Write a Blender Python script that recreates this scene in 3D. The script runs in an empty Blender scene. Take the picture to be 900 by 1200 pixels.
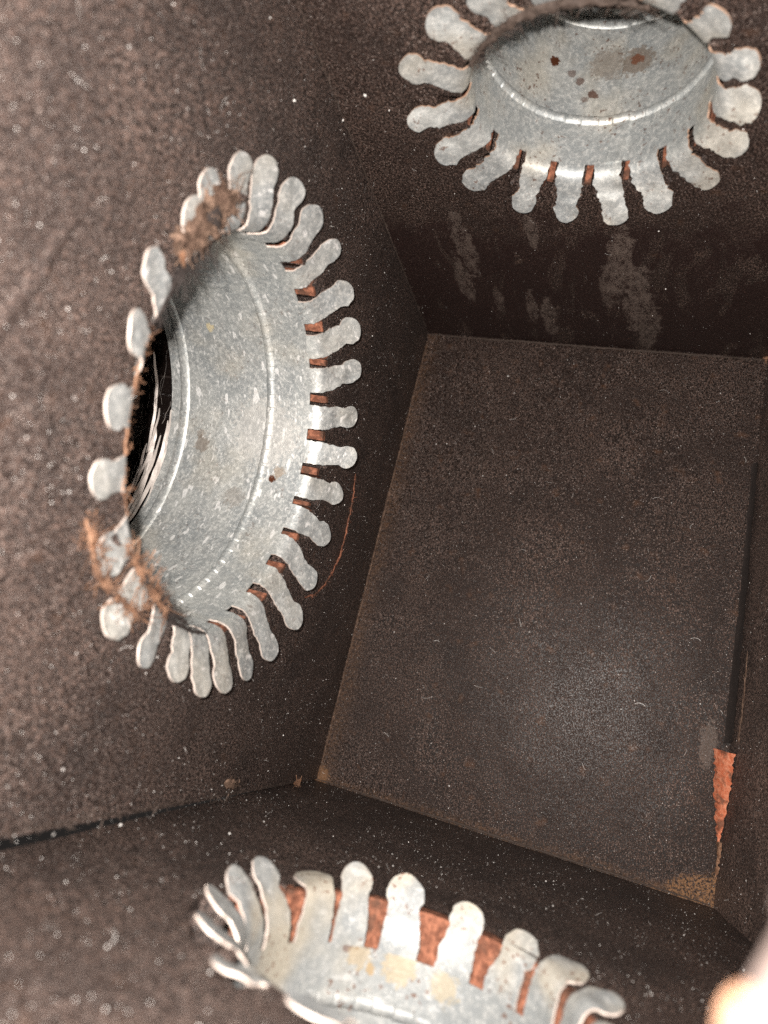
import bpy, bmesh, math, random
from mathutils import Vector, Matrix, noise
random.seed(7)
R_ = math.radians
scn = bpy.context.scene
COL = scn.collection

# ------------------------------------------------------------------ camera, world, light, exposure
# working axes: x right along the end panel, y up the end panel, z out of it towards the camera
def W3(p):                                            # working axes -> Blender axes
    return Vector((p[0], -p[2], p[1]))
CAM = Vector((0.1579, 0.0820, 0.4390))
RIGHT = Vector((0.93041, 0.23665, -0.27988))
UP = Vector((-0.15896, 0.94861, 0.27363))
BACK = Vector((0.33025, -0.2101, 0.92021))
cd = bpy.data.cameras.new('camera')
cam = bpy.data.objects.new('camera', cd); COL.objects.link(cam)
r, u, b, c = W3(RIGHT), W3(UP), W3(BACK), W3(CAM)
cam.matrix_world = Matrix(((r.x, u.x, b.x, c.x), (r.y, u.y, b.y, c.y), (r.z, u.z, b.z, c.z), (0, 0, 0, 1)))
cd.sensor_fit = 'VERTICAL'; cd.sensor_height = 36.0; cd.lens = 23.965
cd.clip_start = 0.004; cd.clip_end = 20
cd.dof.use_dof = True; cd.dof.focus_distance = 0.37; cd.dof.aperture_fstop = 8.0
scn.camera = cam
world = bpy.data.worlds.new('World'); scn.world = world; world.use_nodes = True
world.node_tree.nodes['Background'].inputs[0].default_value = (1.0, 0.9, 0.85, 1)
world.node_tree.nodes['Background'].inputs[1].default_value = 0.02
# the phone's flash, beside the lens
fl = bpy.data.lights.new('flash', 'POINT'); fl.energy = 9.2; fl.color = (1.0, 0.93, 0.87)
fl.shadow_soft_size = 0.0025
flo = bpy.data.objects.new('flash', fl); COL.objects.link(flo)
flo.location = W3(CAM - RIGHT * 0.009 + UP * 0.012 + BACK * 0.004)
vs = scn.view_settings
vs.view_transform = 'Standard'; vs.look = 'None'; vs.gamma = 1; vs.use_curve_mapping = False
vs.exposure = 0.0
scn.cycles.max_bounces = 4; scn.cycles.use_denoising = False; scn.cycles.use_adaptive_sampling = True; scn.cycles.adaptive_threshold = 0.02

# ------------------------------------------------------------------ helpers
def frame(origin, x, y):                              # local axes on a wall: X, Y in the wall, Z into the box
    x = Vector(x).normalized(); y = Vector(y); y = (y - x * y.dot(x)).normalized(); z = x.cross(y)
    X, Y, Z, O = W3(x), W3(y), W3(z), W3(origin)
    return Matrix(((X.x, Y.x, Z.x, O.x), (X.y, Y.y, Z.y, O.y), (X.z, Y.z, Z.z, O.z), (0, 0, 0, 1)))
def obj(name, mesh, mats, parent=None, smooth=None):
    if isinstance(mesh, bmesh.types.BMesh):
        m = bpy.data.meshes.new(name); mesh.to_mesh(m); mesh.free(); mesh = m
    if not isinstance(mats, (list, tuple)): mats = [mats]
    for m in mats: mesh.materials.append(m)
    if smooth is not None:
        for p in mesh.polygons: p.use_smooth = True
        mesh.set_sharp_from_angle(angle=R_(smooth))
    o = bpy.data.objects.new(name, mesh); COL.objects.link(o)
    if parent: o.parent = parent
    return o
def pyd(verts, faces):
    m = bpy.data.meshes.new('m'); m.from_pydata([tuple(v) for v in verts], [], faces); m.update(); return m
def thing(name, label, cat, mw, group=None):
    o = bpy.data.objects.new(name, None); COL.objects.link(o); o.matrix_world = mw
    o.empty_display_size = 0.02
    o['label'] = label; o['category'] = cat
    if group: o['group'] = group
    return o
def nz(x, y, z=0.0, s=1.0): return noise.noise(Vector((x * s, y * s, z * s)))

class NT:
    """small node-tree builder"""
    def __init__(s, name):
        s.m = bpy.data.materials.new(name); s.m.use_nodes = True; s.t = s.m.node_tree; s.n = s.t.nodes
        s.p = s.n['Principled BSDF']; s.tc = s.n.new('ShaderNodeTexCoord')
        s.obj = s.tc.outputs['Object']; s.uv = s.tc.outputs['UV']
    def link(s, a, b): s.t.links.new(a, b)
    def put(s, node, sock, val):
        if isinstance(val, bpy.types.NodeSocket): s.link(val, node.inputs[sock])
        else: node.inputs[sock].default_value = val
    def mapping(s, vec, loc=(0, 0, 0), rot=(0, 0, 0), scale=(1, 1, 1)):
        n = s.n.new('ShaderNodeMapping'); s.link(vec, n.inputs[0])
        n.inputs[1].default_value = loc; n.inputs[2].default_value = rot; n.inputs[3].default_value = scale
        return n.outputs[0]
    def noise(s, vec, scale, detail=2, rough=0.5, dist=0.0):
        n = s.n.new('ShaderNodeTexNoise'); s.link(vec, n.inputs['Vector'])
        n.inputs['Scale'].default_value = scale; n.inputs['Detail'].default_value = detail
        n.inputs['Roughness'].default_value = rough; n.inputs['Distortion'].default_value = dist
        return n.outputs[0]
    def voro(s, vec, scale, out='Color', feature='F1'):
        n = s.n.new('ShaderNodeTexVoronoi'); n.feature = feature; s.link(vec, n.inputs['Vector']); n.inputs['Scale'].default_value = scale
        return n.outputs[out]
    def ramp(s, fac, a, b):                           # 0 at a, 1 at b
        n = s.n.new('ShaderNodeMapRange'); n.interpolation_type = 'SMOOTHSTEP'
        s.link(fac, n.inputs[0]); n.inputs[1].default_value = a; n.inputs[2].default_value = b
        return n.outputs[0]
    def math(s, op, a, b=0.0):
        n = s.n.new('ShaderNodeMath'); n.operation = op; s.put(n, 0, a); s.put(n, 1, b); return n.outputs[0]
    def mix(s, fac, a, b):
        n = s.n.new('ShaderNodeMix'); n.data_type = 'RGBA'
        s.put(n, 0, fac)
        for i, v in ((6, a), (7, b)):
            if isinstance(v, bpy.types.NodeSocket): s.link(v, n.inputs[i])
            else: n.inputs[i].default_value = (*v, 1)
        return n.outputs[2]
    def sep(s, vec):
        n = s.n.new('ShaderNodeSeparateXYZ'); s.link(vec, n.inputs[0]); return n.outputs
    def spot(s, vec, at, rad, wob):                   # soft blob round a point, edge pushed about by a noise value
        n = s.n.new('ShaderNodeVectorMath'); n.operation = 'DISTANCE'; s.link(vec, n.inputs[0]); n.inputs[1].default_value = at
        d = s.math('ADD', n.outputs['Value'], s.math('MULTIPLY', s.math('SUBTRACT', wob, 0.5), rad * 2.4))
        return s.math('SUBTRACT', 1.0, s.ramp(d, rad * 0.75, rad))
    def bump(s, h, strength, dist, normal=None):
        n = s.n.new('ShaderNodeBump'); s.link(h, n.inputs['Height']); n.inputs['Strength'].default_value = strength
        n.inputs['Distance'].default_value = dist
        if normal: s.link(normal, n.inputs['Normal'])
        return n.outputs[0]
    def out(s, base, rough, metallic=0.0, normal=None, spec=0.5):
        for k, v in (('Base Color', base), ('Roughness', rough), ('Metallic', metallic), ('Specular IOR Level', spec)):
            if isinstance(v, tuple): v = (*v, 1)
            s.put(s.p, k, v)
        if normal: s.link(normal, s.p.inputs['Normal'])
        return s.m

# ------------------------------------------------------------------ materials
TAN = (0.22, 0.115, 0.055)
def facing_mat(name, extra=None, dark=1.0, brown=0.0, spec=0.5, r0=0.36, bs=0.55):
    """black glass-mat facing: dark brown-black fibres, dusty, slightly shiny"""
    t = NT(name)
    fine = t.noise(t.obj, 1150, 2, 0.78)
    fib = t.noise(t.mapping(t.obj, rot=(0, 0, 0.6), scale=(1, 0.35, 1)), 1900, 1, 0.6)
    big = t.noise(t.obj, 22, 3, 0.6)
    g = t.math('ADD', t.math('MULTIPLY', fine, 0.6), t.math('MULTIPLY', fib, 0.4))
    g = t.ramp(g, 0.455, 0.605)
    col = t.mix(g, (0.0085 * dark, 0.0052 * dark, 0.0040 * dark), (0.130 * dark, 0.086 * dark, 0.070 * dark))
    col = t.mix(t.math('MULTIPLY', t.ramp(big, 0.36, 0.66), 0.62), col, (0.018, 0.011, 0.009))
    mid = t.noise(t.obj, 210, 2, 0.65)
    col = t.mix(t.math('MULTIPLY', t.ramp(mid, 0.48, 0.30), 0.35), col, (0.012, 0.008, 0.0065))
    smu = t.noise(t.mapping(t.obj, rot=(0, 0, 0.5), scale=(1, 0.6, 1)), 38, 4, 0.65, 0.8)   # greasy smudges
    col = t.mix(t.math('MULTIPLY', t.ramp(smu, 0.54, 0.70), 0.55), col, (0.014, 0.009, 0.0075))
    tint = t.noise(t.obj, 90, 2, 0.6)                 # brown binder showing through here and there
    col = t.mix(t.math('MULTIPLY', t.ramp(tint, 0.60, 0.80), 0.35 + brown), col, (0.095, 0.047, 0.026))
    # broken pale specks of dust in the mat
    sp = t.ramp(t.noise(t.obj, 1700, 0, 0.5), 0.70, 0.82)
    col = t.mix(t.math('MULTIPLY', sp, 0.75), col, (0.38, 0.305, 0.27))
    rough = t.math('ADD', r0, t.math('MULTIPLY', fine, 0.20))
    if extra: col, rough = extra(t, col, rough, g)
    n1 = t.bump(t.noise(t.obj, 260, 1, 0.6), 0.18, 0.0008)
    n2 = t.bump(g, bs, 0.0005, n1)
    return t.out(col, rough, 0.0, n2, spec)

def end_extra(t, col, rough, g):
    x, y, z = t.sep(t.obj)
    wob = t.noise(t.obj, 60, 5, 0.7)
    wob2 = t.noise(t.obj, 500, 3, 0.7)
    w = t.math('ADD', t.math('MULTIPLY', wob, 0.7), t.math('MULTIPLY', wob2, 0.3))
    k = t.math('SUBTRACT', w, 0.5)
    # rubbed brown edge along the left joint and in the lower corners
    le = t.math('SUBTRACT', 1.0, t.ramp(t.math('ADD', x, t.math('MULTIPLY', k, 0.03)), 0.001, 0.016))
    le = t.math('MULTIPLY', le, t.ramp(wob2, 0.40, 0.62))
    be = t.math('SUBTRACT', 1.0, t.ramp(t.math('ADD', y, t.math('MULTIPLY', k, 0.016)), 0.001, 0.008))
    be = t.math('MULTIPLY', be, t.ramp(wob2, 0.42, 0.62))
    # bare patch in the lower right corner
    d = t.math('ADD', t.math('MULTIPLY', t.math('SUBTRACT', 0.236, x), 0.62), y)
    pa = t.math('SUBTRACT', 1.0, t.ramp(t.math('ADD', d, t.math('MULTIPLY', k, 0.050)), 0.016, 0.022))
    pa = t.math('MULTIPLY', pa, t.ramp(t.noise(t.obj, 700, 2, 0.7), 0.42, 0.56))
    ll = t.spot(t.obj, (0.001, 0.003, 0), 0.007, wob2)
    m = t.math('MAXIMUM', t.math('MULTIPLY', le, 0.26), t.math('MAXIMUM', t.math('MULTIPLY', be, 0.3), t.math('MAXIMUM', pa, t.math('MULTIPLY', ll, 0.7))))
    col = t.mix(m, col, TAN)
    # dusty scuff beside the orange tear
    sc = t.spot(t.mapping(t.obj, scale=(1, 0.35, 1)), (0.2215, 0.0285, 0), 0.005, wob2)
    col = t.mix(t.math('MULTIPLY', sc, 0.35), col, (0.20, 0.155, 0.13))
    return col, rough
def top_extra(t, col, rough, g):
    # the lower part is soaked dark and smooth, with dry paler patches left between the runs
    x, y, z = t.sep(t.obj)
    wob = t.noise(t.obj, 35, 4, 0.6)
    runs = t.noise(t.mapping(t.obj, scale=(1.0, 0.28, 1)), 55, 5, 0.68, 0.6)
    wet = t.math('SUBTRACT', 1.0, t.ramp(t.math('ADD', y, t.math('MULTIPLY', t.math('SUBTRACT', wob, 0.5), 0.12)), 0.125, 0.160))
    wet = t.math('MULTIPLY', wet, t.math('SUBTRACT', 1.0, t.math('MULTIPLY', t.ramp(runs, 0.535, 0.60), 0.92)))
    col = t.mix(t.math('MULTIPLY', wet, 0.80), col, (0.017, 0.0075, 0.0065))
    dn = t.math('ADD', t.math('MULTIPLY', t.noise(t.obj, 75, 5, 0.75), 0.7), t.math('MULTIPLY', t.noise(t.mapping(t.obj, scale=(1, 0.3, 1)), 330, 3, 0.7), 0.3))
    dtex = t.ramp(t.math('ADD', t.math('MULTIPLY', t.noise(t.mapping(t.obj, scale=(1, 0.4, 1)), 260, 3, 0.7), 0.6), t.math('MULTIPLY', g, 0.25)), 0.24, 0.44)
    for (u_, v_, rad, k_) in ((0.134, 0.105, 0.0085, 0.8), (0.1445, 0.070, 0.0085, 0.8), (0.153, 0.035, 0.0080, 0.7), (0.128, 0.085, 0.006, 0.6), (0.092, 0.040, 0.0060, 0.7), (0.082, 0.052, 0.0045, 0.6), (0.090, 0.137, 0.0040, 0.6), (0.052, 0.120, 0.0070, 0.6), (0.044, 0.080, 0.0065, 0.6), (0.062, 0.060, 0.004, 0.5)):
        dry = t.math('MULTIPLY', t.spot(t.mapping(t.obj, rot=(0, 0, 0), scale=(1, 0.18, 1)), (u_, v_ * 0.18, 0), rad * 0.9, dn), dtex)
        col = t.mix(t.math('MULTIPLY', dry, min(1, k_ * 1.2)), col, (0.135, 0.104, 0.088))
    return col, rough
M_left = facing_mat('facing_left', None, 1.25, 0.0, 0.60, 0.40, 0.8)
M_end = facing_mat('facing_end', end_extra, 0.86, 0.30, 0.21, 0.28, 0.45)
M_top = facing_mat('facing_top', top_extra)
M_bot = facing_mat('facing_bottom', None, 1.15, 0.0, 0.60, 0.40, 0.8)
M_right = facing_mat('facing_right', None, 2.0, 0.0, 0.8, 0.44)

def fibre_mat(name, a, b, bright=1.0):
    t = NT(name)
    n = t.noise(t.obj, 420, 4, 0.7); n2 = t.noise(t.obj, 130, 3, 0.6)
    col = t.mix(t.ramp(n, 0.35, 0.68), tuple(v * bright for v in a), tuple(v * bright for v in b))
    col = t.mix(t.math('MULTIPLY', t.ramp(n2, 0.48, 0.62), 0.75), col, (0.07, 0.042, 0.03))
    return t.out(col, 0.85, 0, t.bump(n, 0.9, 0.0007), 0.2)
M_core = fibre_mat('insulation_orange', (0.13, 0.052, 0.032), (0.36, 0.150, 0.090))
M_tuft = fibre_mat('insulation_tuft', (0.16, 0.078, 0.044), (0.31, 0.185, 0.12))
M_tuft2 = fibre_mat('insulation_brown', (0.075, 0.048, 0.034), (0.22, 0.145, 0.105))
M_red = fibre_mat('insulation_red', (0.50, 0.13, 0.06), (0.66, 0.27, 0.16))
def plain(name, col, rough=0.6, metal=0.0, spec=0.5):
    t = NT(name); n = t.noise(t.obj, 300, 3, 0.6)
    c = t.mix(n, tuple(v * 0.6 for v in col), tuple(min(1, v * 1.35) for v in col))
    return t.out(c, rough, metal, t.bump(n, 0.3, 0.0004), spec)
M_dust = plain('dust_flakes', (0.78, 0.73, 0.70), 0.35)
M_soot_gap = plain('soot_crumbs', (0.020, 0.014, 0.012), 0.8)  # black debris, and the painted shade strip in the right corner joint
M_paper = plain('kraft_paper', (0.085, 0.066, 0.059), 0.85, 0, 0.1)

def film_mat():
    t = NT('duct_film')
    n = t.noise(t.mapping(t.uv, scale=(1, 0.16, 1)), 260, 4, 0.65, 1.2)
    st = t.ramp(t.noise(t.mapping(t.uv, scale=(1, 0.12, 1)), 190, 3, 0.6, 0.8), 0.60, 0.70)
    col = t.mix(st, (0.006, 0.004, 0.0035), (0.035, 0.028, 0.025))
    return t.out(col, 0.25, 0.0, t.bump(n, 0.7, 0.003), 0.25)
M_film = film_mat()
M_liner = plain('silver_liner', (0.44, 0.40, 0.37), 0.45, 0.25)

def zinc_mat(name, spots, rust, yellow, flecks, wear=0.0, metal=0.55):
    """old galvanised sheet; spots = (u, v, radius, colour, strength) on the unrolled sleeve"""
    t = NT(name)
    cl = t.noise(t.obj, 40, 4, 0.6); mott = t.noise(t.obj, 520, 3, 0.75)
    col = t.mix(t.ramp(cl, 0.32, 0.70), tuple(v * (1 - wear) for v in (0.33, 0.355, 0.36)), tuple(v * (1 - wear) for v in (0.50, 0.515, 0.495)))
    oi = t.n.new('ShaderNodeObjectInfo')
    col = t.mix(t.math('MULTIPLY', oi.outputs['Random'], 0.26), col, (0.25, 0.27, 0.28))
    cell = t.sep(t.voro(t.obj, 380))[0]                # spangle
    col = t.mix(t.math('MULTIPLY', cell, 0.34), col, (0.235, 0.255, 0.265))
    col = t.mix(t.math('MULTIPLY', t.ramp(mott, 0.45, 0.68), 0.55), col, tuple(v * (1 - wear) for v in (0.66, 0.665, 0.64)))
    col = t.mix(t.math('MULTIPLY', t.ramp(t.noise(t.obj, 1100, 1, 0.5), 0.66, 0.74), 0.35), col, (0.84, 0.84, 0.82))
    col = t.mix(t.math('MULTIPLY', t.ramp(mott, 0.40, 0.28), 0.30), col, (0.20, 0.205, 0.20))
    # white oxide flecks, stretched and slanted
    fv = t.mapping(t.uv, rot=(0, 0, R_(-38)), scale=(0.42, 1.0, 1))
    fk = t.math('MULTIPLY', t.ramp(t.noise(fv, 240, 2, 0.5), 0.635, 0.675), flecks)
    fk2 = t.math('MULTIPLY', t.ramp(t.noise(fv, 620, 1, 0.5), 0.66, 0.70), flecks * 0.7)
    col = t.mix(t.math('MAXIMUM', fk, fk2), col, (0.88, 0.89, 0.88))
    wob = t.noise(t.uv, 420, 4, 0.75)
    # creamy oxide bloom
    bl = t.ramp(t.noise(t.obj, 26, 3, 0.55), 0.46, 0.66)
    col = t.mix(t.math('MULTIPLY', bl, yellow), col, tuple(v * (1 - wear) for v in (0.62, 0.55, 0.42)))
    # pepper of rust dots
    rz = t.math('MULTIPLY', t.ramp(t.noise(t.obj, 55, 2, 0.6), 0.48, 0.60), t.ramp(t.noise(t.obj, 560, 2, 0.6), 0.60, 0.66))
    col = t.mix(t.math('MULTIPLY', rz, rust), col, (0.13, 0.050, 0.022))
    rough = t.math('ADD', 0.46, t.math('MULTIPLY', mott, 0.22))
    for (u_, v_, rad, c_, k) in spots:
        m = t.spot(t.uv, (u_, v_, 0), rad, wob)
        col = t.mix(t.math('MULTIPLY', m, k), col, c_)
    nb = t.bump(mott, 0.40, 0.00035)
    nb = t.bump(t.noise(t.obj, 110, 1, 0.5), 0.28, 0.0012, nb)
    return t.out(col, rough, metal, nb, 0.5)
M_edge = plain('cut_steel_edge', (0.74, 0.64, 0.57), 0.4, 0.35)
M_edge_rust = plain('rusty_cut_edge', (0.36, 0.235, 0.165), 0.6, 0.1)
RUST = (0.105, 0.034, 0.014); BRN = (0.26, 0.215, 0.175); CREAM = (0.80, 0.70, 0.46)

# ------------------------------------------------------------------ the box: five boards
H0, AL, AT, AB = 0.3222, 0.0784, -0.0954, 0.0394
ZB = 0.56                                              # the boards run on past the camera
F_left = frame((0, 0, 0), (0, 1, 0), (AL, 0, 1))
F_top = frame((0, H0, 0), (1, 0, 0), (0, AT, 1))
F_bot = frame((0, 0, 0), (1, 0, 0), (0, -AB, -1))
F_right = frame((0.2345, 0, 0), (0.10, 0, 1), (-0.0278, 1, 0))
F_end = frame((0, 0, 0), (1, 0, 0), (0, 1, 0))
sL, sT, sB = math.hypot(1, AL), math.hypot(1, AT), math.hypot(1, AB)
C_left = (0.1532, 0.2148 * sL); C_top = (0.1186, 0.2213 * sT); C_bot = (0.1227, -0.2384 * sB)

def ray_poly(c, a, poly):
    d = Vector((math.cos(a), math.sin(a))); best = 9
    for i in range(len(poly)):
        p, q = Vector(poly[i]), Vector(poly[(i + 1) % len(poly)]); e = q - p
        den = d.x * e.y - d.y * e.x
        if abs(den) < 1e-12: continue
        w = p - Vector(c); t = (w.x * e.y - w.y * e.x) / den; s = (w.x * d.y - w.y * d.x) / den
        if t > 0 and -1e-6 <= s <= 1 + 1e-6: best = min(best, t)
    return best
DENT = {}
def dent(seed, a, dr):
    d = 0.0
    for (ta, dep, hw) in DENT.get(seed, ()):
        x = abs((a - ta + math.pi) % (2 * math.pi) - math.pi) / hw
        if x < 1.16: d = max(d, dep * (1.0 if x < 1 else 1 - ((x - 1) / 0.16) ** 2))
    return d * max(0.0, 1 - dr / 0.0085) ** 1.3
def holed_sheet(c, rad, poly, z0=0.0, wave=0.0004, ragged=0.0, seed=0, n=420, rings=40):
    angs = [2 * math.pi * i / n for i in range(n)] + [math.atan2(p[1] - c[1], p[0] - c[0]) % (2 * math.pi) for p in poly]
    angs.sort(); V, F = [], []; N = len(angs)
    for k in range(rings + 1):
        t = (k / rings) ** 2.4
        for a in angs:
            ca, sa = math.cos(a), math.sin(a)
            r0 = rad(a) if callable(rad) else rad
            r0 += ragged * (nz(ca * 9, sa * 9, seed) + 0.7 * nz(ca * 30, sa * 30, seed + 3))
            r1 = ray_poly(c, a, poly); r_ = r0 + (r1 - r0) * t
            x, y = c[0] + ca * r_, c[1] + sa * r_
            z = z0 + wave * (nz(x * 14, y * 14, seed) * 1.6 + nz(x * 50, y * 50, seed + 5) * 0.6)
            V.append((x, y, z - dent(seed, a, r_ - r0)))
    for k in range(rings):
        for i in range(N):
            j = (i + 1) % N
            F.append((k * N + i, (k + 1) * N + i, (k + 1) * N + j, k * N + j))
    return pyd(V, F)
def core_block(c, rad, poly, z0, z1, seed, n=420):
    """orange glass-fibre board behind the facing, with the cut wall of the round hole"""
    angs = sorted([2 * math.pi * i / n for i in range(n)] + [math.atan2(p[1] - c[1], p[0] - c[0]) % (2 * math.pi) for p in poly])
    V, F = [], []; N = len(angs); steps = 7
    def add(fr, z, out):
        for a in angs:
            r0 = rad(a) if callable(rad) else rad
            if out: r_ = ray_poly(c, a, poly)
            else: r_ = r0 + 0.0006 + 0.0007 * nz(math.cos(a) * 26, math.sin(a) * 26, z * 260 + seed) + 0.0005 * nz(math.cos(a) * 70, math.sin(a) * 70, z * 700 + seed)
            zz = z if out else min(z, -0.0013 - dent(seed - 10, a, 0.0))
            V.append((c[0] + math.cos(a) * r_, c[1] + math.sin(a) * r_, zz))
    add(0, z0, True)
    for s in range(steps + 1): add(0, z0 + (z1 - z0) * s / steps, False)
    add(0, z1, True)
    for k in range(steps + 2):
        for i in range(N):
            j = (i + 1) % N; F.append((k * N + i, k * N + j, (k + 1) * N + j, (k + 1) * N + i))
    return pyd(V, F)
def sheet(poly4, nx, ny, wave, seed):
    V, F = [], []
    a, b_, c_, d = [Vector(p) for p in poly4]
    for j in range(ny + 1):
        for i in range(nx + 1):
            s, t = i / nx, j / ny
            p = (a * (1 - s) + b_ * s) * (1 - t) + (d * (1 - s) + c_ * s) * t
            V.append((p.x, p.y, wave * (nz(p.x * 14, p.y * 14, seed) * 1.6 + nz(p.x * 50, p.y * 50, seed + 5) * 0.6)))
    for j in range(ny):
        for i in range(nx):
            k = j * (nx + 1) + i; F.append((k, k + 1, k + nx + 2, k + nx + 1))
    return pyd(V, F)
def board(name, mesh, mat, mw):
    o = obj(name, mesh, mat, None, 40); o.matrix_world = mw; o['kind'] = 'structure'; return o
# tabs: angle round the hole, tip radius mm, skew, tip height mm, height of the fold mm
def far(rows, bh): return [r_ + (bh,) if len(r_) == 4 else r_ for r_ in rows]
TL = far([(9.5, 97.0, -0.3, 5.2, 0), (-5.1, 97.2, 0, 7.0), (-19.6, 96.2, -0.1, 8.6), (-34.3, 97.4, 1.9, 9.0), (-47.6, 96.4, 1.7, 9.4), (-60.9, 95.5, 0.5, 9.7), (-74.4, 92.2, 0.6, 13.8), (-87.7, 95.0, 1.4, 9.7), (-99.9, 96.5, -0.7, 8.6), (-113, 98.2, -3.4, 9.5), (-127.6, 99.0, -3.2, 11.8), (-142.5, 100.2, -2.1, 9.4, -2)], -3.6)
TL += far([(47, 100.3, -3.4, 3.5), (35, 100.3, -0.8, 3.2), (22, 97.7, 0.0, 5.0), (-156, 99.8, -0.7, 7.6), (-168.4, 98.8, 0.4, 8.4), (-180, 98.6, 0.9, 7.8), (172, 95.3, 0.9, 4.3), (159.3, 97.0, -0.4, 3.4), (146, 99.9, 0.1, 2.3), (132.6, 95.5, -0.6, 2.5), (118, 95.3, -0.8, 2.7), (104.5, 92.3, 1.4, 3.0), (94.0, 91.3, -3.0, 3.6), (81, 94.6, -2.4, 3.2), (66, 94.8, -2.4, 3.2), (56, 98.3, -1.8, 2.5)], 1.0)
TT = far([(-180, 70.3, -0.4, 3.7, -1), (-160, 67.8, 0.0, 3.2, -0.8), (-140, 69.9, -1.8, 2.8, -0.4), (-120, 66.2, 2.0, 6.0), (-100, 67.0, 1.1, 6.4), (-80, 67.8, 1.8, 7.1), (-60, 67.5, 0, 5.1), (-40, 67.9, 0.0, 2.6, -0.4)], -3.2)
TT += far([(140, 69.0, -3.9, 1.8), (160, 71.8, -3.1, 2.0), (-20, 64.0, 0.1, 1.8), (0, 60.6, 1.0, 3.3), (20, 60.4, 1.0, 3.6), (40, 60.4, 3.8, 4.3), (60, 65, 0, 3), (80, 65, 0, 3), (100, 65, 0, 3), (120, 65, 0, 3)], 1.0)
TB = [(-146, 57, 0, 1.4, 2.2), (-128, 50, 0, 8.2, -8), (-106.5, 53, -1, 7.8, -6.95), (-83, 51, 0, 6.1, -8), (-60, 53, 1, 4.0, -7), (-40, 57, 0, 1.8, 1.6), (-164, 58, 0, 5.6, -6.5), (178, 57, 0, 4.6, -6), (161, 58.0, 1, 3.0, -4), (142, 60.5, -5, 4.0, -3), (122, 64, -5, 3.4, -2),
      (-20, 57, 0, 2.4, 1), (5, 61, 0, 4, 1), (27, 61, 0, 4, 1), (50, 61, 0, 4, 1), (74, 61, 0, 4, 1), (98, 61, 0, 4, 1)]
for sd_, rows, Rr, fp in ((1, TL, 0.0776, 1), (2, TT, 0.047, 1), (3, TB, 0.0495, -1)):
    DENT[sd_] = [(R_(r_[0]) * fp, max(0.0006, -r_[4] + 0.6), 0.0056 / Rr) for r_ in rows if r_[4] > -6.9]
HOLE_L = lambda a: 0.0784
HOLE_T = lambda a: 0.0476
HOLE_B = lambda a: 0.0495                              # cut too wide for its collar, which sits to one side
polyL = [(0.0006, -0.004), (H0 + 0.004, -0.004), (H0 + AT * ZB + 0.004, ZB * sL), (AB * ZB + 0.0085, ZB * sL)]
polyT = [(-0.004, -0.004), (0.238, -0.004), (0.252, ZB * sT), (AL * ZB - 0.004, ZB * sT)]
polyB = [(-0.004, 0.004), (AL * ZB - 0.004, -ZB * sB), (0.252, -ZB * sB), (0.240, 0.004)]
wall_left = board('wall_left', holed_sheet(C_left, HOLE_L, polyL, 0, 0.0004, 0.0007, 1), M_left, F_left)
wall_top = board('wall_top', holed_sheet(C_top, HOLE_T, polyT, 0, 0.0003, 0.0006, 2), M_top, F_top)
wall_bot = board('wall_bottom', holed_sheet(C_bot, HOLE_B, polyB, 0, 0.0004, 0.0006, 3), M_bot, F_bot)
wall_right = board('wall_right', sheet([(0, -0.004), (ZB, -0.004), (ZB, 0.34), (0, 0.34)], 60, 40, 0.0005, 4), M_right, F_right)
wall_end = board('wall_end', sheet([(-0.003, -0.003), (0.24, -0.003), (0.232, 0.33), (-0.003, 0.33)], 60, 80, 0.0004, 5), M_end, F_end)
def shrink(poly, c, d): return [(p[0] + (0.004 if p[0] < c[0] else -0.004), p[1]) for p in poly]
for wl, c_, rad, poly, sd in ((wall_left, C_left, HOLE_L, polyL, 11), (wall_top, C_top, HOLE_T, polyT, 12), (wall_bot, C_bot, HOLE_B, polyB, 13)):
    obj('insulation_core', core_block(c_, rad, poly, -0.0013, -0.026, sd), M_core, wl, 60)

# ------------------------------------------------------------------ sheet-metal collars
def ring_mesh(prof, n, phase=0.0, seam=None, seam_w=R_(9), thick=0.0006):
    """surface of revolution; prof(a) -> [(r, h)...]; UV = (arc length, height) in metres"""
    bm = bmesh.new(); uvl = bm.loops.layers.uv.new('UVMap'); rows = []
    for i in range(n + 1):
        a = 2 * math.pi * i / n - math.pi + phase
        rows.append((a, [bm.verts.new((r * math.cos(a), r * math.sin(a), h)) for r, h in prof(a)]))
    for i in range(n):
        a0, p = rows[i]; a1, q = rows[i + 1]
        for k in range(len(p) - 1):
            f = bm.faces.new((p[k], p[k + 1], q[k + 1], q[k]))
            rr = 0.075
            for lp, (aa, vv) in zip(f.loops, ((a0, p[k]), (a0, p[k + 1]), (a1, q[k + 1]), (a1, q[k]))):
                lp[uvl].uv = (aa * math.hypot(vv.co.x, vv.co.y), vv.co.z)
    bmesh.ops.remove_doubles(bm, verts=bm.verts, dist=1e-6)
    return bm
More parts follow.
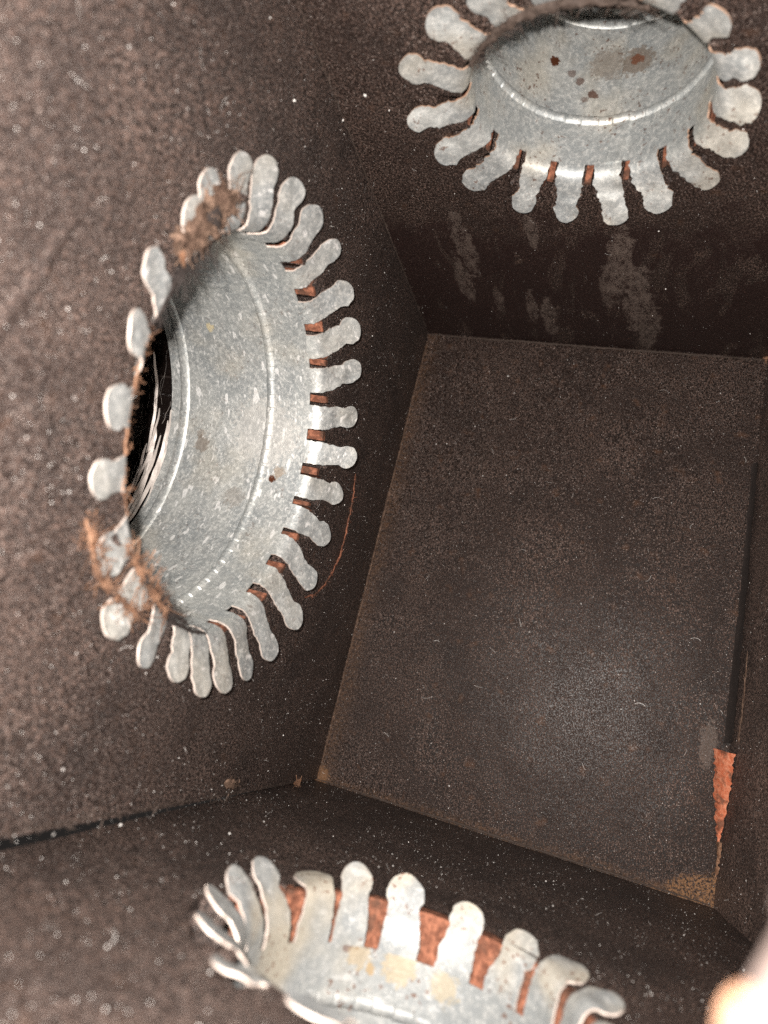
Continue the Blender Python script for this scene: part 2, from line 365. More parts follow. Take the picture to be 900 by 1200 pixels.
def tab_mesh(phi, Rs, hb, tip_r, dphi, tip_h, w0, rnd, bend_h=-0.001, twist=0.0, jag=1.0):
    """one bent tab: rises from the sleeve edge, folds over the hole edge, ends in a round knob"""
    ns, nx = 30, 8
    tang0 = phi
    B0 = Vector((Rs, hb)); K = Vector((Rs + 0.0006, bend_h)); T = Vector((tip_r, tip_h))
    # profile in (radius, height): quadratic curve through a soft bend, then nearly straight
    def prof(s):                                       # up the hole wall, a soft fold over its edge, then out to the tip
        Q = Vector((Rs + 0.0002, bend_h)); T_ = T
        d1 = (B0 - Q).length; d2 = (T - Q).length; f = min(d1 * 0.75, d2 * 0.45, 0.0055)
        P0 = Q + (B0 - Q).normalized() * f; P2 = Q + (T - Q).normalized() * f
        l1 = d1 - f; l2 = f * 1.75; l3 = d2 - f; x = s * (l1 + l2 + l3)
        if x < l1: return B0.lerp(P0, x / l1)
        if x < l1 + l2:
            t = (x - l1) / l2; return P0 * (1 - t) ** 2 + Q * 2 * t * (1 - t) + P2 * t * t
        return P2.lerp(T, (x - l1 - l2) / l3)
    pts = [prof(i / 60) for i in range(61)]
    L = [0.0]
    for i in range(60): L.append(L[-1] + (pts[i + 1] - pts[i]).length)
    tot = L[-1]
    def at(l):
        for i in range(60):
            if l <= L[i + 1] + 1e-12:
                f = (l - L[i]) / max(1e-9, L[i + 1] - L[i]); return pts[i].lerp(pts[i + 1], f)
        return pts[-1]
    kr = w0 * 0.49                                      # knob radius
    neck = tot - kr * 1.75
    tw = rnd.uniform(-0.15, 0.15) + twist; sk = rnd.uniform(-0.0006, 0.0006); kb = rnd.uniform(0.94, 1.05); sd = rnd.uniform(0, 90)
    nw = rnd.uniform(0.365, 0.415)
    def halfw(l, side):
        f = l / tot
        stem = w0 * (0.485 - 0.035 * min(1, l / (tot * 0.55)))
        d = l - (tot - kr)
        knob = math.sqrt(max(0, kr * kr - d * d)) * kb if abs(d) <= kr else 0
        ne = w0 * nw
        if l < neck: v = stem + (ne - stem) * max(0, (l / neck - 0.45) / 0.55) ** 1.5
        elif l < tot - kr: v = max(knob, ne * (1 - ((l - neck) / kr) ** 3 * 0.2))
        else: v = knob
        e = 0.00055 * nz(l * 420 + sd, side * 7.3, sd) + 0.00045 * nz(l * 1100, side * 3.1 + sd, 2)
        e *= jag
        return max(0.00002, v + (e if v > 0.001 and l > 0.002 else 0))
    bm = bmesh.new(); uvl = bm.loops.layers.uv.new('UVMap'); grid = []
    wav = rnd.uniform(0.0002, 0.0006); wsd = rnd.uniform(0, 50)
    for i in range(ns + 1):
        f = i / ns; f = f if f < 0.75 else 0.75 + 0.25 * math.sin((f - 0.75) / 0.25 * math.pi / 2)
        l = tot * f; p = at(l)
        flat = min(1.0, max(0.0, (l - 0.003) / (tot * 0.45)))
        flat = flat * flat * (3 - 2 * flat)
        ph = phi + dphi * flat * f
        row = []
        for j in range(nx + 1):
            t = -1 + 2 * j / nx
            x = t * halfw(l, 1 if t > 0 else -1)
            ca, sa = math.cos(phi + x / Rs), math.sin(phi + x / Rs)
            curved = Vector((p.x * ca, p.x * sa, p.y))
            cb, sb = math.cos(ph), math.sin(ph)
            lift = tw * x * flat + wav * nz(l * 160, x * 160, wsd) * flat * 2
            fl_ = Vector((p.x * cb - (x + sk * flat) * sb, p.x * sb + (x + sk * flat) * cb, p.y + lift))
            row.append(bm.verts.new(curved.lerp(fl_, flat)))
        grid.append((l, row))
    off = rnd.uniform(3, 30)
    for i in range(ns):
        l0, a = grid[i]; l1, b_ = grid[i + 1]
        for j in range(nx):
            f = bm.faces.new((a[j], a[j + 1], b_[j + 1], b_[j]))
            for lp, (l, t) in zip(f.loops, ((l0, j), (l0, j + 1), (l1, j + 1), (l1, j))):
                lp[uvl].uv = (off + (t / nx - 0.5) * w0, off + l)
    bmesh.ops.recalc_face_normals(bm, faces=bm.faces)
    # make the top side face the box / axis
    top = list(bm.faces)
    ref = top[len(top) // 2]; bm.normal_update()
    toward = Vector((-math.cos(phi), -math.sin(phi), 0.6))
    if ref.normal.dot(toward) < 0: bmesh.ops.reverse_faces(bm, faces=top)
    bm.normal_update()
    # thickness
    vb = {v: bm.verts.new(v.co - v.normal * 0.00065) for v in list(bm.verts)}
    for f in top:
        nf = bm.faces.new([vb[v] for v in reversed(f.verts)])
    for e in [e for e in bm.edges if len(e.link_faces) == 1 and e.verts[0] in vb and e.verts[1] in vb]:
        lp = e.link_loops[0]; v0, v1 = lp.vert, lp.link_loop_next.vert
        f = bm.faces.new((v1, v0, vb[v0], vb[v1])); f.material_index = 1
    return bm
def collar(label, mw, c, Rs, hb, tabs, zinc, seam, w0, seed, n_teeth, flip=1, edge=None, jag=1.0):
    edge = edge or M_edge
    rnd = random.Random(seed)
    e = thing('duct_collar', label, 'duct collar', mw @ Matrix.Translation((c[0], c[1], 0)), 'sheet metal duct collars')
    th = 0.0006
    def seamoff(a):
        d = (a - seam + math.pi) % (2 * math.pi) - math.pi
        return -0.0007 if 0 < d < R_(10) else 0.0
    hs = [hb, hb - 0.003, -0.0195, -0.026, -0.034, -0.050, -0.065, -0.074, -0.083, -0.0870]
    def sp(a):
        o = seamoff(a) + 0.00025 * nz(math.cos(a) * 2.5, math.sin(a) * 2.5, seed)
        return [(Rs + o, h) for h in hs] + [(Rs + o + th, h) for h in reversed(hs)] + [(Rs + o, hs[0])]
    obj('sleeve', ring_mesh(sp, 360), zinc, e, 35)
    def bead(hc, hw, ht, teeth):
        def bp(a):
            o = seamoff(a) + 0.0002 + 0.00025 * nz(math.cos(a) * 2.5, math.sin(a) * 2.5, seed)
            f = 1.0; sh = 0.0
            if teeth:
                s = (a * teeth / (2 * math.pi)) % 1.0
                gd = 0.55 + 0.5 * nz(math.cos(a) * 5, math.sin(a) * 5, seed + 2); f = (1.0 - 0.16 * s) if s < 0.88 else 1 - 0.55 * max(0, gd); sh = -0.0005 * s
            out = []
            for k in range(9):
                x = -1 + 2 * k / 8
                y = math.sqrt(max(0, 1 - x * x)) if not teeth else (1 - abs(x) ** 2.5)
                out.append((Rs + o - ht * f * y, hc + sh - hw * x))
            return out
        return bp
    obj('bead', ring_mesh(bead(-0.0295, 0.0024, 0.0015, n_teeth), n_teeth * 12), zinc, e, 25)
    obj('bead', ring_mesh(bead(-0.0790, 0.0030, 0.0011, 0), 240), zinc, e, 60)
    for t in tabs:
        a, tr, da, thh = t[:4]
        bh = t[4]
        bm = tab_mesh(R_(a + rnd.uniform(-0.8, 0.8)) * flip, Rs, hb + rnd.uniform(-0.0002, 0), tr / 1000, R_(da) * flip, (thh + 1.1 * abs(math.cos(R_(a)))) / 1000, w0 * rnd.uniform(0.91, 1.06), rnd, bh / 1000, -(0.24 if math.cos(R_(a)) > 0 else 0.10) * math.cos(R_(a)) * flip * (1 if flip > 0 else 0.35), jag)
        obj('tab', bm, [zinc, edge], e, 40)
    return e
def sl(Rs, a, h, rad, col, k): return (R_(a) * Rs, h / 1000, rad, col, k)
RL, RT, RB = 0.0755, 0.0450, 0.0440
Z_left = zinc_mat('galvanised_left', [sl(RL, -78.3, -66.3, 0.0045, BRN, 0.7), sl(RL, -87, -23, 0.0021, RUST, 1.0), sl(RL, -31.3, -59.8, 0.0024, CREAM, 0.9),
    sl(RL, -74, -68, 0.0026, BRN, 0.6), sl(RL, -70, -31, 0.020, (0.70, 0.68, 0.64), 0.45), sl(RL, -84, -20, 0.0035, (0.40, 0.28, 0.17), 0.5), sl(RL, -97, -40, 0.006, BRN, 0.35)], 0.35, 0.24, 1.0, -0.26, 0.66)
Z_top = zinc_mat('galvanised_top', [sl(RT, -121.6, -55.7, 0.0026, RUST, 1.0), sl(RT, -104.4, -48.7, 0.0022, RUST, 0.7), sl(RT, -95.8, -42.9, 0.0024, RUST, 0.85),
    sl(RT, -73.6, -56.8, 0.0075, BRN, 0.8), sl(RT, -74, -58, 0.0028, (0.22, 0.09, 0.05), 0.9), sl(RT, -90, -58, 0.0090, BRN, 0.55), sl(RT, -110, -52, 0.0022, RUST, 0.6), sl(RT, -100, -40, 0.0018, RUST, 0.5)], 0.75, 0.32, 0.0, -0.18, 0.60)
Z_bot = zinc_mat('galvanised_bottom', [sl(RB, 116, -20, 0.0018, (0.36, 0.24, 0.10), 0.7), sl(RB, 128, -15, 0.0015, RUST, 0.6), sl(RB, 104, -17, 0.0060, (0.40, 0.31, 0.17), 0.55), sl(RB, 84, -18, 0.0050, (0.42, 0.34, 0.20), 0.5), sl(RB, 122, -17, 0.0040, (0.40, 0.30, 0.16), 0.5)], 0.9, 0.70, 0.2, 0.30, 0.30)
collar('large galvanised collar with a full ring of bent tabs in the left wall', F_left, C_left, RL, -0.0086, TL, Z_left, R_(20), 0.0127, 21, 66)
collar('small galvanised collar with rust spots in the dark wall at the top', F_top, C_top, RT, -0.0082, TT, Z_top, R_(-82), 0.0122, 22, 40, edge=M_edge_rust, jag=1.9)
collar('small galvanised collar with yellowed upright tabs, cut off by the bottom edge', F_bot, (C_bot[0] + 0.0015, C_bot[1]), RB, -0.0140, TB, Z_bot, R_(-40), 0.0124, 23, 42, flip=-1)

# ------------------------------------------------------------------ flexible ducts behind the collars
def flex(label, mw, c, Rs, seed):
    e = thing('flexible_duct', label, 'flexible duct', mw @ Matrix.Translation((c[0], c[1], -0.086)), 'flexible ducts behind the collars')
    bm = bmesh.new(); uvl = bm.loops.layers.uv.new('UVMap'); rows = []; n, m = 160, 60
    for k in range(m + 1):
        z = -0.0 - 0.16 * k / m; row = []
        amp = min(1.0, k / 8)
        for i in range(n):
            a = 2 * math.pi * i / n
            rib = 0.0022 * math.sin(z * 2 * math.pi / 0.024)
            fold = amp * (0.005 * nz(math.cos(a) * 7, math.sin(a) * 7, z * 18 + seed) + 0.0035 * abs(nz(math.cos(a) * 17, math.sin(a) * 17, z * 24 + seed)))
            r_ = Rs + 0.0009 - (0.005 * min(1, max(0, (k - 3) / 5))) + amp * rib + fold
            row.append(bm.verts.new((r_ * math.cos(a), r_ * math.sin(a), z)))
        rows.append(row)
    for k in range(m):
        for i in range(n):
            j = (i + 1) % n; f = bm.faces.new((rows[k][i], rows[k][j], rows[k + 1][j], rows[k + 1][i]))
            for lp, (ii, kk) in zip(f.loops, ((i, k), (i + 1, k), (i + 1, k + 1), (i, k + 1))): lp[uvl].uv = (ii / n * 0.47, kk / m * 0.16)
    f = bm.faces.new(rows[-1])
    obj('liner_film', bm, M_film, e, 60)
    return e
fd = flex('dark crinkled flexible duct seen through the large left collar', F_left, C_left, RL, 31)
flex('dark flexible duct seen through the small top collar', F_top, C_top, RT, 37)
# torn silver liner showing at the end of the large sleeve
V, F = [], []; rl = random.Random(12)
for q in range(11):
    a0 = R_(rl.uniform(-130, -85)); a1 = a0 + R_(rl.uniform(22, 52)); h0 = -0.0006 - 0.0011 * q + rl.uniform(-0.0004, 0.0004); w_ = rl.uniform(0.0004, 0.0010); dr = rl.uniform(0.0004, 0.0026); sl0 = rl.uniform(-0.003, 0.003); b0 = len(V)
    for i in range(41):
        t = i / 40; a = a0 + (a1 - a0) * t; w = w_ * math.sin(math.pi * t) ** 0.5; r_ = RL - dr + 0.0008 * nz(t * 5, q * 3.1); h = h0 + sl0 * (t - 0.5) + 0.0007 * nz(t * 6, q * 5.3)
        V += [((r_ + 0.0004) * math.cos(a), (r_ + 0.0004) * math.sin(a), h + w), ((r_ - 0.0005) * math.cos(a), (r_ - 0.0005) * math.sin(a), h - w)]
    for i in range(40): F.append((b0 + 2 * i, b0 + 2 * i + 1, b0 + 2 * i + 3, b0 + 2 * i + 2))
obj('torn_liner', pyd(V, F), M_liner, fd, 50)
V, F = [], []; rnd_ = random.Random(5)
for _ in range(70):
    a0 = R_(rnd_.uniform(-140, -45)); da = R_(rnd_.uniform(8, 34)); r0 = rnd_.uniform(0.0690, 0.0745); h0 = -rnd_.uniform(0.004, 0.036); dh = rnd_.uniform(-0.008, 0.008); w_ = rnd_.uniform(0.00006, 0.00022); b0 = len(V); sd = rnd_.uniform(0, 50)
    for i in range(15):
        t = i / 14; a = a0 + da * t; r_ = r0 + 0.0012 * nz(t * 3, sd); h = h0 + dh * t + 0.0012 * nz(t * 4, sd + 9)
        V += [(r_ * math.cos(a), r_ * math.sin(a), h - w_), ((r_ - w_) * math.cos(a), (r_ - w_) * math.sin(a), h + w_)]
    for i in range(14): F.append((b0 + 2 * i, b0 + 2 * i + 1, b0 + 2 * i + 3, b0 + 2 * i + 2))
obj('loose_strands', pyd(V, F), M_liner, fd)

# ------------------------------------------------------------------ loose fibre, tears, dust
def tufts(path, core_r, n_fib, spread, flen, mat, name, parent, label, seed, zup=0.001, core_flat=0.5):
    """matted insulation: a lumpy core along a path on the wall, with loose fibres standing out of it"""
    rnd = random.Random(seed); V, F = [], []
    P = [Vector(p) for p in path]
    def at(t):
        t = t * (len(P) - 1); i = min(int(t), len(P) - 2); return P[i].lerp(P[i + 1], t - i)
    ns, nr = 14 * (len(P) - 1), 12
    for i in range(ns + 1):
        t = i / ns; p = at(t); d = (at(min(1, t + 0.02)) - at(max(0, t - 0.02))).normalized()
        s = Vector((-d.y, d.x, 0)); w = math.sin(math.pi * (0.06 + 0.88 * t)) ** 0.5
        for k in range(nr):
            a = 2 * math.pi * k / nr
            q = p + s * math.cos(a) * core_r * w + Vector((0, 0, 1)) * (math.sin(a) * core_r * core_flat * w)
            q2 = q * 420
            q += Vector((nz(q2.x, q2.y, q2.z), nz(q2.y, q2.z, q2.x + 7), nz(q2.z + 3, q2.x, q2.y))) * core_r * 0.75
            V.append(q)
    for i in range(ns):
        for k in range(nr):
            j = (k + 1) % nr; F.append((i * nr + k, i * nr + j, (i + 1) * nr + j, (i + 1) * nr + k))
    for _ in range(n_fib):
        p = at(rnd.random()) + Vector((rnd.gauss(0, spread), rnd.gauss(0, spread), abs(rnd.gauss(0, spread * 0.5)) + zup))
        d = Vector((rnd.gauss(0, 1), rnd.gauss(0, 1), rnd.gauss(0, 0.5))).normalized()
        cu = Vector((rnd.gauss(0, 1), rnd.gauss(0, 1), rnd.gauss(0, 0.6))) * 0.5
        L = flen * rnd.uniform(0.4, 1.3); wd = rnd.uniform(0.00006, 0.00016); sd_ = d.cross(Vector((rnd.gauss(0, 1), rnd.gauss(0, 1), rnd.gauss(0, 1)))).normalized() * wd
        b0 = len(V)
        for k in range(5):
            q = p + d * (L * k / 4) + cu * (L * (k / 4) ** 2)
            q.z = max(q.z, 0.0002)
            V += [q - sd_, q + sd_]
        for k in range(4): F.append((b0 + 2 * k, b0 + 2 * k + 1, b0 + 2 * k + 3, b0 + 2 * k + 2))
    o = obj(name, pyd(V, F), mat, parent, 50)
    if label: o['label'] = label
    return o
cl = lambda pts, z=0.001: [(C_left[0] + p[0], C_left[1] + p[1], p[2] if len(p) > 2 else z) for p in pts]
tufts(cl([(0.030, 0.080), (0.040, 0.0765), (0.050, 0.0715), (0.059, 0.067)], 0.002), 0.0050, 380, 0.0024, 0.0040, M_tuft2, 'torn_insulation', wall_left, 'brown matted fibre bunched between tabs at the collar top', 41, 0.002, 0.7)
tufts(cl([(-0.0537, 0.0812), (-0.0604, 0.0747), (-0.0676, 0.0683), (-0.0719, 0.0558), (-0.0751, 0.0441)], 0.003), 0.0011, 300, 0.0011, 0.0036, M_tuft, 'torn_insulation', wall_left, 'orange strand of torn fibre crossing the lower left tabs', 42)
tufts(cl([(-0.0560, 0.0600, 0.002), (-0.0615, 0.0500, 0.002), (-0.0670, 0.0400, 0.002), (-0.0715, 0.0270, 0.001)]), 0.0012, 340, 0.0012, 0.0036, M_tuft, 'torn_insulation', wall_left, 'tan torn fibre along the lower left rim of the collar', 43)
tufts(cl([(-0.066, 0.036, 0.001), (-0.0715, 0.024, 0.0005), (-0.0745, 0.008, 0)]), 0.0010, 250, 0.0012, 0.003, M_soot_gap, 'soot_crumbs', wall_left, None, 44, 0.0, 0.6)
tufts(cl([(0.020, 0.0745, -0.002), (0.030, 0.070, -0.002), (0.042, 0.064, -0.002), (0.052, 0.056, -0.003)]), 0.0018, 260, 0.0015, 0.005, M_soot_gap, 'soot_crumbs', wall_left, None, 45, -0.001, 0.6)
rim = lambda a0, a1, r_, z: cl([(r_ * math.cos(R_(a0 + (a1 - a0) * i / 6)), r_ * math.sin(R_(a0 + (a1 - a0) * i / 6)), z) for i in range(7)])
tufts(rim(88, 128, 0.0785, 0.0006), 0.0004, 120, 0.0009, 0.0022, M_tuft, 'torn_insulation', wall_left, 'thin orange fibre along the near rim of the collar', 47, 0.0, 0.8)
tufts(rim(150, 186, 0.0770, 0.0), 0.0009, 260, 0.0010, 0.0022, M_soot_gap, 'soot_crumbs', wall_left, None, 48, 0.0, 0.8)
tufts(rim(60, 86, 0.0775, 0.0), 0.0012, 260, 0.0012, 0.0030, M_soot_gap, 'soot_crumbs', wall_left, None, 49, 0.0, 0.8)
M_fray = plain('frayed_facing', (0.050, 0.034, 0.026), 0.8)
def fray(parent, pts, seed, n=420, mat=None, r_=0.0006):
    tufts(pts, r_, n, 0.0006, 0.0022, mat or M_fray, 'frayed_edge', parent, None, seed, 0.0, 0.8)
fray(wall_left, [(AB * z + 0.0018 + 0.0155 * z, z * sL, 0.0003) for z in (0.0, 0.06, 0.12, 0.18, 0.24, 0.30, 0.36, 0.42)], 91, 260, None, 0.0002)
fray(wall_end, [(x, 0.0012 + 0.001 * nz(x * 30, 1), 0.0010) for x in (0.0, 0.03, 0.06, 0.09, 0.12, 0.15, 0.18, 0.21, 0.233)], 92, 500)
fray(wall_end, [(0.0012, y, 0.0012) for y in (0.0, 0.05, 0.10, 0.15, 0.20, 0.25, 0.31)], 93, 420, M_tuft2, 0.0004)
fray(wall_end, [(x, H0 - 0.0015 + 0.001 * nz(x * 40, 4), 0.0012) for x in (0.0, 0.04, 0.08, 0.12, 0.16, 0.20, 0.225)], 94, 380)
fray(wall_left, [(H0 + AT * z - 0.0012, z * sL, 0.0008) for z in (0.0, 0.05, 0.10, 0.15, 0.20, 0.26, 0.32)], 95, 260, M_fray, 0.0003)
def scrap(c_, size, rot, curl, mat, seed):
    rnd = random.Random(seed); V, F = [], []; n = 9
    rad = [size * rnd.uniform(0.55, 1.2) for _ in range(n)]
    for ring in (0.0, 0.5, 1.0):
        for i in range(n):
            a = 2 * math.pi * i / n; x, y = rad[i] * ring * math.cos(a), rad[i] * ring * math.sin(a) * 0.6
            xr, yr = x * math.cos(rot) - y * math.sin(rot), x * math.sin(rot) + y * math.cos(rot)
            V.append((c_[0] + xr, c_[1] + yr, c_[2] + curl * (x / size) ** 2 * size + rnd.uniform(-1, 1) * size * 0.06))
    for r_ in (0, 1):
        for i in range(n): F.append((r_ * n + i, r_ * n + (i + 1) % n, (r_ + 1) * n + (i + 1) % n, (r_ + 1) * n + i))
    obj('facing_scrap', pyd(V, F), mat, wall_left, 40)
for k, (uu, vv, zz, sz, ro, cu, mt) in enumerate(((0.034, 0.0785, 0.006, 0.0045, 0.4, 0.5, M_tuft2), (0.044, 0.0740, 0.007, 0.0050, 1.9, -0.4, M_soot_gap), (0.052, 0.0700, 0.007, 0.0042, 1.1, 0.6, M_tuft2),
        (0.058, 0.0660, 0.005, 0.0035, 2.6, 0.5, M_left), (0.026, 0.0800, 0.004, 0.0030, 0.2, 0.4, M_tuft), (0.040, 0.0700, 0.002, 0.0045, 2.2, -0.5, M_soot_gap), (0.030, 0.0740, 0.002, 0.0040, 0.9, -0.5, M_soot_gap),
        (-0.0640, 0.0480, 0.004, 0.0028, 1.2, 0.4, M_soot_gap), (-0.0700, 0.0620, 0.004, 0.0026, 0.5, 0.5, M_soot_gap), (-0.0690, 0.0330, 0.003, 0.0030, 2.0, 0.5, M_soot_gap), (-0.0560, 0.0690, 0.004, 0.0024, 0.9, 0.5, M_left))):
    scrap((C_left[0] + uu, C_left[1] + vv, zz), sz, ro, cu, mt, 300 + k)
ct = lambda a0, a1, r_, z: [(C_top[0] + r_ * math.cos(R_(a0 + (a1 - a0) * i / 8)), C_top[1] + r_ * math.sin(R_(a0 + (a1 - a0) * i / 8)), z) for i in range(9)]
tufts(ct(62, 150, 0.0462, 0.0008), 0.0016, 420, 0.0012, 0.0030, M_fray, 'frayed_edge', wall_top, None, 81, 0.0, 0.8)
tufts(ct(-118, -52, 0.0425, -0.0880), 0.0016, 0, 0.0, 0.001, M_soot_gap, 'soot_crumbs', wall_top, None, 82, -0.09, 0.8)
tufts(ct(100, 150, 0.0440, -0.004), 0.0018, 260, 0.0012, 0.0030, M_soot_gap, 'soot_crumbs', wall_top, None, 83, -0.004, 0.8)
# thin orange score line round the right of the collar
crack = cl([(0.0302, -0.1333), (0.0200, -0.1385), (0.0089, -0.1422), (-0.0050, -0.1440), (-0.0171, -0.1438), (-0.0280, -0.1385), (-0.0373, -0.1305), (-0.0440, -0.1200), (-0.0485, -0.1048)], 0.0004)
tufts(crack, 0.0009, 120, 0.0003, 0.002, M_core, 'score_line', wall_left, 'curved orange score line in the facing', 46, 0.0, 0.5)
# puckered fold of facing near the camera
V, F = [], []; cr = cl([(0.0111, 0.1152), (0.0069, 0.1177), (0.0008, 0.1191), (-0.0063, 0.1198), (-0.0131, 0.1219), (-0.0228, 0.1250), (-0.032, 0.129)])
P = [Vector(p) for p in cr]; ns = 60
for i in range(ns + 1):
    t = i / ns * (len(P) - 1); k = min(int(t), len(P) - 2); p = P[k].lerp(P[k + 1], t - k)
    w = math.sin(math.pi * i / ns) ** 0.6
    for j in range(9):
        s = -1 + j / 4
        V.append((p.x + 0.0015 * s * 0.6, p.y + 0.0026 * s * w + 0.0006 * nz(t * 4, s), 0.0004 + 0.0013 * w * (1 - abs(s) ** 1.2) * (0.8 + 0.6 * nz(t * 3, s * 2)) ))
for i in range(ns):
    for j in range(8): F.append((i * 9 + j, i * 9 + j + 1, (i + 1) * 9 + j + 1, (i + 1) * 9 + j))
fo = obj('facing_fold', pyd(V, F), M_left, wall_left, 60); fo['label'] = 'puckered fold in the black facing'
# crumbs in the joint under the left wall
for (uu, vv, rr, mt, sd) in ((-0.1375, -0.0679, 0.0030, M_tuft2, 51), (-0.1480, -0.1660, 0.0022, M_tuft, 52)):
    p = cl([(uu, vv - 0.004), (uu - 0.001, vv), (uu, vv + 0.004)], 0.002)
    tufts(p, rr * 0.6, 60, rr * 0.5, rr * 0.7, mt, 'fibre_crumb', wall_left, None, sd)
# orange tear low on the corner of the right wall
def wpt(x, y, z): return F_right.inverted() @ W3((x, y, z))
def slab(outline, depth_vec, mat, name, parent, label=None, sub=10, amp=0.0006, seed=0):
    """torn piece: outline = list of (left, right) world points down its length; bulged and roughened"""
    V, F = [], []; n = len(outline); m = 7; rows = []
    full = []
    for i in range((n - 1) * sub + 1):
        t = i / sub; k = min(int(t), n - 2); f = t - k
        a = Vector(outline[k][0]).lerp(Vector(outline[k + 1][0]), f); b_ = Vector(outline[k][1]).lerp(Vector(outline[k + 1][1]), f)
        for j in range(m + 1):
            s = j / m; p = a.lerp(b_, s)
            jit = amp * nz(p.x * 500, p.y * 500, p.z * 500 + seed)
            p = p + Vector(depth_vec) * (math.sin(math.pi * s) * 0.8 + 0.2) + Vector((jit, jit * 0.7, jit)) + Vector((amp * 1.2 * nz(p.y * 700, s, seed), 0, 0))
            V.append(wpt(*p))
    N = (n - 1) * sub
    for i in range(N):
        for j in range(m): F.append((i * (m + 1) + j, i * (m + 1) + j + 1, (i + 1) * (m + 1) + j + 1, (i + 1) * (m + 1) + j))
    o = obj(name, pyd(V, F), mat, parent, 50)
    if label: o['label'] = label
    return o
def rwx(y, z): return 0.2345 - 0.0278 * y + 0.10 * z - 0.0007       # just in front of the right board
slab([((0.2246, 0.0805, 0.0030), (rwx(0.0825, 0.015), 0.0800, 0.015)), ((0.2258, 0.0690, 0.0030), (rwx(0.071, 0.0135), 0.0710, 0.0135)), ((0.2272, 0.0570, 0.0030), (rwx(0.058, 0.011), 0.0580, 0.011)), ((0.2296, 0.0440, 0.0028), (rwx(0.045, 0.007), 0.0450, 0.007)), ((0.2318, 0.0330, 0.0026), (rwx(0.0335, 0.0045), 0.0335, 0.0045))], (-0.0006, 0, 0.0010), M_red, 'torn_facing', wall_right, 'bright orange wedge of bare insulation in the corner', 10, 0.0009, 3)
slab([((0.2314, 0.0335, 0.0030), (rwx(0.034, 0.0075), 0.0340, 0.0075)), ((0.2328, 0.0240, 0.0026), (rwx(0.024, 0.0050), 0.0240, 0.0050)), ((0.2324, 0.0200, 0.0026), (rwx(0.020, 0.0052), 0.0200, 0.0052)), ((0.2334, 0.0140, 0.0022), (rwx(0.014, 0.0034), 0.0140, 0.0034))], (-0.0006, 0, 0.0010), M_tuft, 'torn_facing', wall_right, 'tan torn tail below the orange wedge', 8, 0.0006, 5)
# black strip above the tear: the joint gap's shade put into its colour
slab([((0.2245, 0.250, 0.0030), (rwx(0.25, 0.008) - 0.001, 0.250, 0.0080)), ((0.2262, 0.200, 0.0035), (rwx(0.2, 0.009) - 0.001, 0.200, 0.009)), ((0.2272, 0.160, 0.0035), (rwx(0.16, 0.011) - 0.001, 0.160, 0.011)), ((0.2278, 0.119, 0.0035), (rwx(0.12, 0.012) - 0.001, 0.120, 0.012)), ((0.2285, 0.0845, 0.0035), (rwx(0.086, 0.011) - 0.001, 0.0860, 0.011))], (0.0004, 0, -0.0006), M_soot_gap, 'joint_gap_shade', wall_right, 'dark strip painted in for the shaded gap along the corner joint', 12, 0.0005, 8)
tufts([wpt(rwx(0.135, 0.019), 0.135, 0.019), wpt(rwx(0.115, 0.020), 0.115, 0.020), wpt(rwx(0.098, 0.019), 0.098, 0.019), wpt(rwx(0.087, 0.018), 0.087, 0.018)], 0.0005, 80, 0.0003, 0.002, M_tuft2, 'torn_edge', wall_right, None, 61, 0.0, 0.8)
tufts([wpt(0.2235, 0.321, 0.003), wpt(0.2260, 0.3205, 0.004)], 0.0016, 60, 0.0006, 0.002, M_tuft, 'fibre_crumb', wall_right, None, 62, 0.0, 0.8)

# ragged lip of the opening the phone looks through, right beside the lens
def lip():
    V, F = [], []; n, m = 40, 16
    base0 = Vector((0.240, 0.050, 0.330)); base1 = Vector((0.225, 0.016, 0.420))
    tip0 = Vector((0.1785, 0.0720, 0.3560)); tip1 = Vector((0.1706, 0.0605, 0.3855))
    tip0 = CAM + (tip0 - CAM) * 0.78; tip1 = CAM + (tip1 - CAM) * 0.78
    for i in range(n + 1):
        t = i / n
        for k in range(2 * m):
            s = (k if k < m else 2 * m - 1 - k) / (m - 1); side = 1 if k < m else -1
            a = base0.lerp(base1, t); b_ = tip0.lerp(tip1, t)
            p = a.lerp(b_, s) + Vector((0.3, 0.5, 0.8)).normalized() * side * 0.0030 * (1 - 0.55 * s)
            j = 0.0035 * nz(p.x * 60, p.y * 60, p.z * 60) + 0.0018 * nz(p.x * 190, p.y * 190, p.z * 190)
            V.append(W3(p + Vector((j, j, j * 0.5))))
    K = 2 * m
    for i in range(n):
        for k in range(K): F.append((i * K + k, i * K + (k + 1) % K, (i + 1) * K + (k + 1) % K, (i + 1) * K + k))
    F.append(tuple(range(K))); F.append(tuple(reversed(range(n * K, n * K + K))))
    return pyd(V, F)
lp_ = thing('torn_board_flap', 'pale blurred flap of torn board close up in the lower right corner', 'board flap', Matrix.Identity(4))
obj('paper_facing', lip(), M_paper, lp_, 60)
def blob(path, rad, seed):
    V, F = [], []; P = [CAM + (Vector(p) - CAM) * 0.78 for p in path]; ns, nr = 24, 12
    for i in range(ns + 1):
        t = i / ns * (len(P) - 1); k = min(int(t), len(P) - 2); p = P[k].lerp(P[k + 1], t - k); w = math.sin(math.pi * (0.05 + 0.9 * i / ns)) ** 0.5
        for k2 in range(nr):
            a = 2 * math.pi * k2 / nr
            q = p + RIGHT * math.cos(a) * rad * w + BACK * math.sin(a) * rad * w
            j = rad * 0.5 * nz(q.x * 200, q.y * 200, q.z * 200 + seed)
            V.append(W3(q + Vector((j, j, j))))
    for i in range(ns):
        for k in range(nr):
            j = (k + 1) % nr; F.append((i * nr + k, i * nr + j, (i + 1) * nr + j, (i + 1) * nr + k))
    return pyd(V, F)
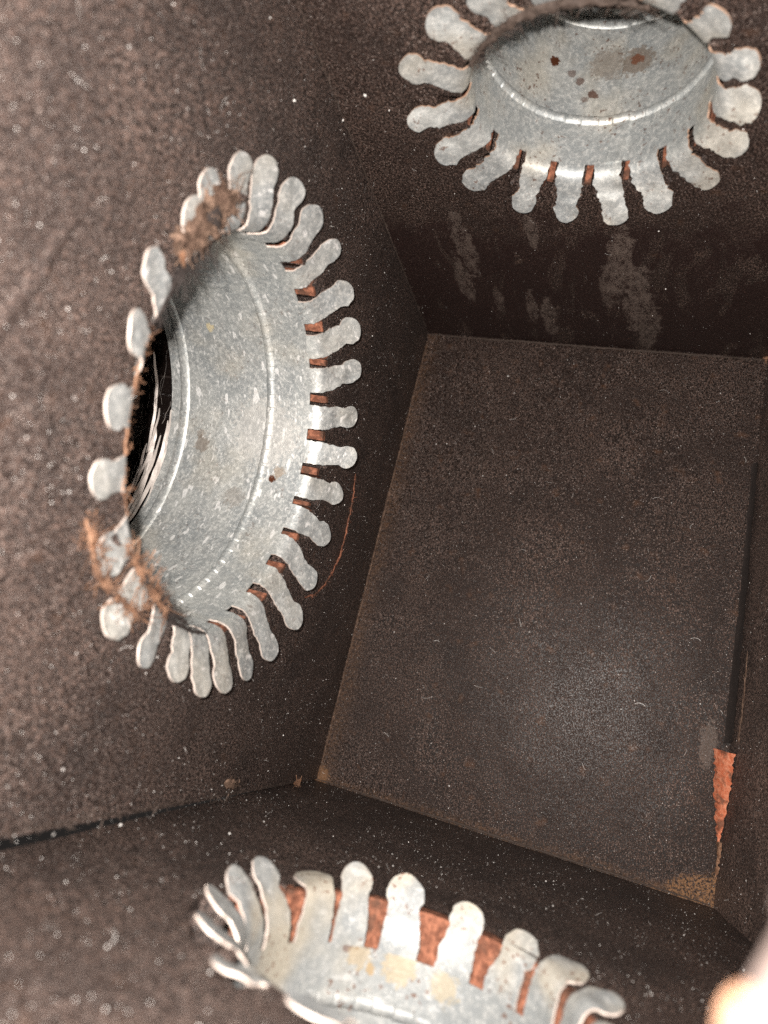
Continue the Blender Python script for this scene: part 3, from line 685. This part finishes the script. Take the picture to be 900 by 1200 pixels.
obj('insulation_edge', blob([(0.1712, 0.0652, 0.3768), (0.1708, 0.0645, 0.3790), (0.1704, 0.0640, 0.3812), (0.1698, 0.0632, 0.3840)], 0.0007, 3), M_tuft, lp_, 60)

# dust: glittering flakes and stray glass fibres on every board
def dust(wl, n, region, hole, seed, big=1.0, bias=None):
    rnd = random.Random(seed); V, F = [], []
    k = 0
    while k < n:
        x, y = rnd.uniform(region[0], region[1]), rnd.uniform(region[2], region[3])
        if hole and math.hypot(x - hole[0][0], y - hole[0][1]) < hole[1]: continue
        if nz(x * 30, y * 30, seed) + 0.6 * nz(x * 110, y * 110, seed) < rnd.uniform(-0.7, 0.55): continue
        k += 1
        s = big * 0.00009 * math.exp(abs(rnd.gauss(0, 0.55)))
        d = Vector((rnd.gauss(0, 0.5), rnd.gauss(0, 0.5), 1)).normalized()
        a = d.cross(Vector((1, 0.3, 0))).normalized() * s; b_ = d.cross(a).normalized() * s * rnd.uniform(0.5, 1.2)
        c_ = Vector((x, y, 0.0008 + rnd.uniform(0, 0.0003))); b0 = len(V)
        V += [c_ - a, c_ + b_ * 0.8, c_ + a, c_ - b_]; F.append((b0, b0 + 1, b0 + 2, b0 + 3))
    for _ in range(n // 90):
        x, y = rnd.uniform(region[0], region[1]), rnd.uniform(region[2], region[3])
        if hole and math.hypot(x - hole[0][0], y - hole[0][1]) < hole[1]: continue
        a = rnd.uniform(0, 6.28); cu = rnd.uniform(-1, 1); L = rnd.uniform(0.0015, 0.006); wd = rnd.uniform(0.00003, 0.00007) * big; b0 = len(V)
        for i in range(6):
            t = i / 5; aa = a + cu * t; p = Vector((x + math.cos(aa) * L * t, y + math.sin(aa) * L * t, 0.0009 + 0.0008 * t))
            sd_ = Vector((-math.sin(aa), math.cos(aa), 0)) * wd; V += [p - sd_, p + sd_]
        for i in range(5): F.append((b0 + 2 * i, b0 + 2 * i + 1, b0 + 2 * i + 3, b0 + 2 * i + 2))
    o = obj('dust', pyd(V, F), M_dust, wl); o['kind'] = 'stuff'; return o
dust(wall_left, 7500, (0.01, 0.30, 0.0, 0.50), (C_left, 0.079), 71)
dust(wall_bot, 5500, (0.0, 0.235, -0.42, 0.0), (C_bot, 0.053), 72, 1.1)
dust(wall_end, 2600, (0.0, 0.233, 0.0, 0.315), None, 73, 1.0)
dust(wall_right, 3200, (0.0, 0.25, 0.0, 0.32), None, 74, 1.1)
dust(wall_top, 1300, (0.0, 0.235, 0.0, 0.40), (C_top, 0.049), 75, 0.9)
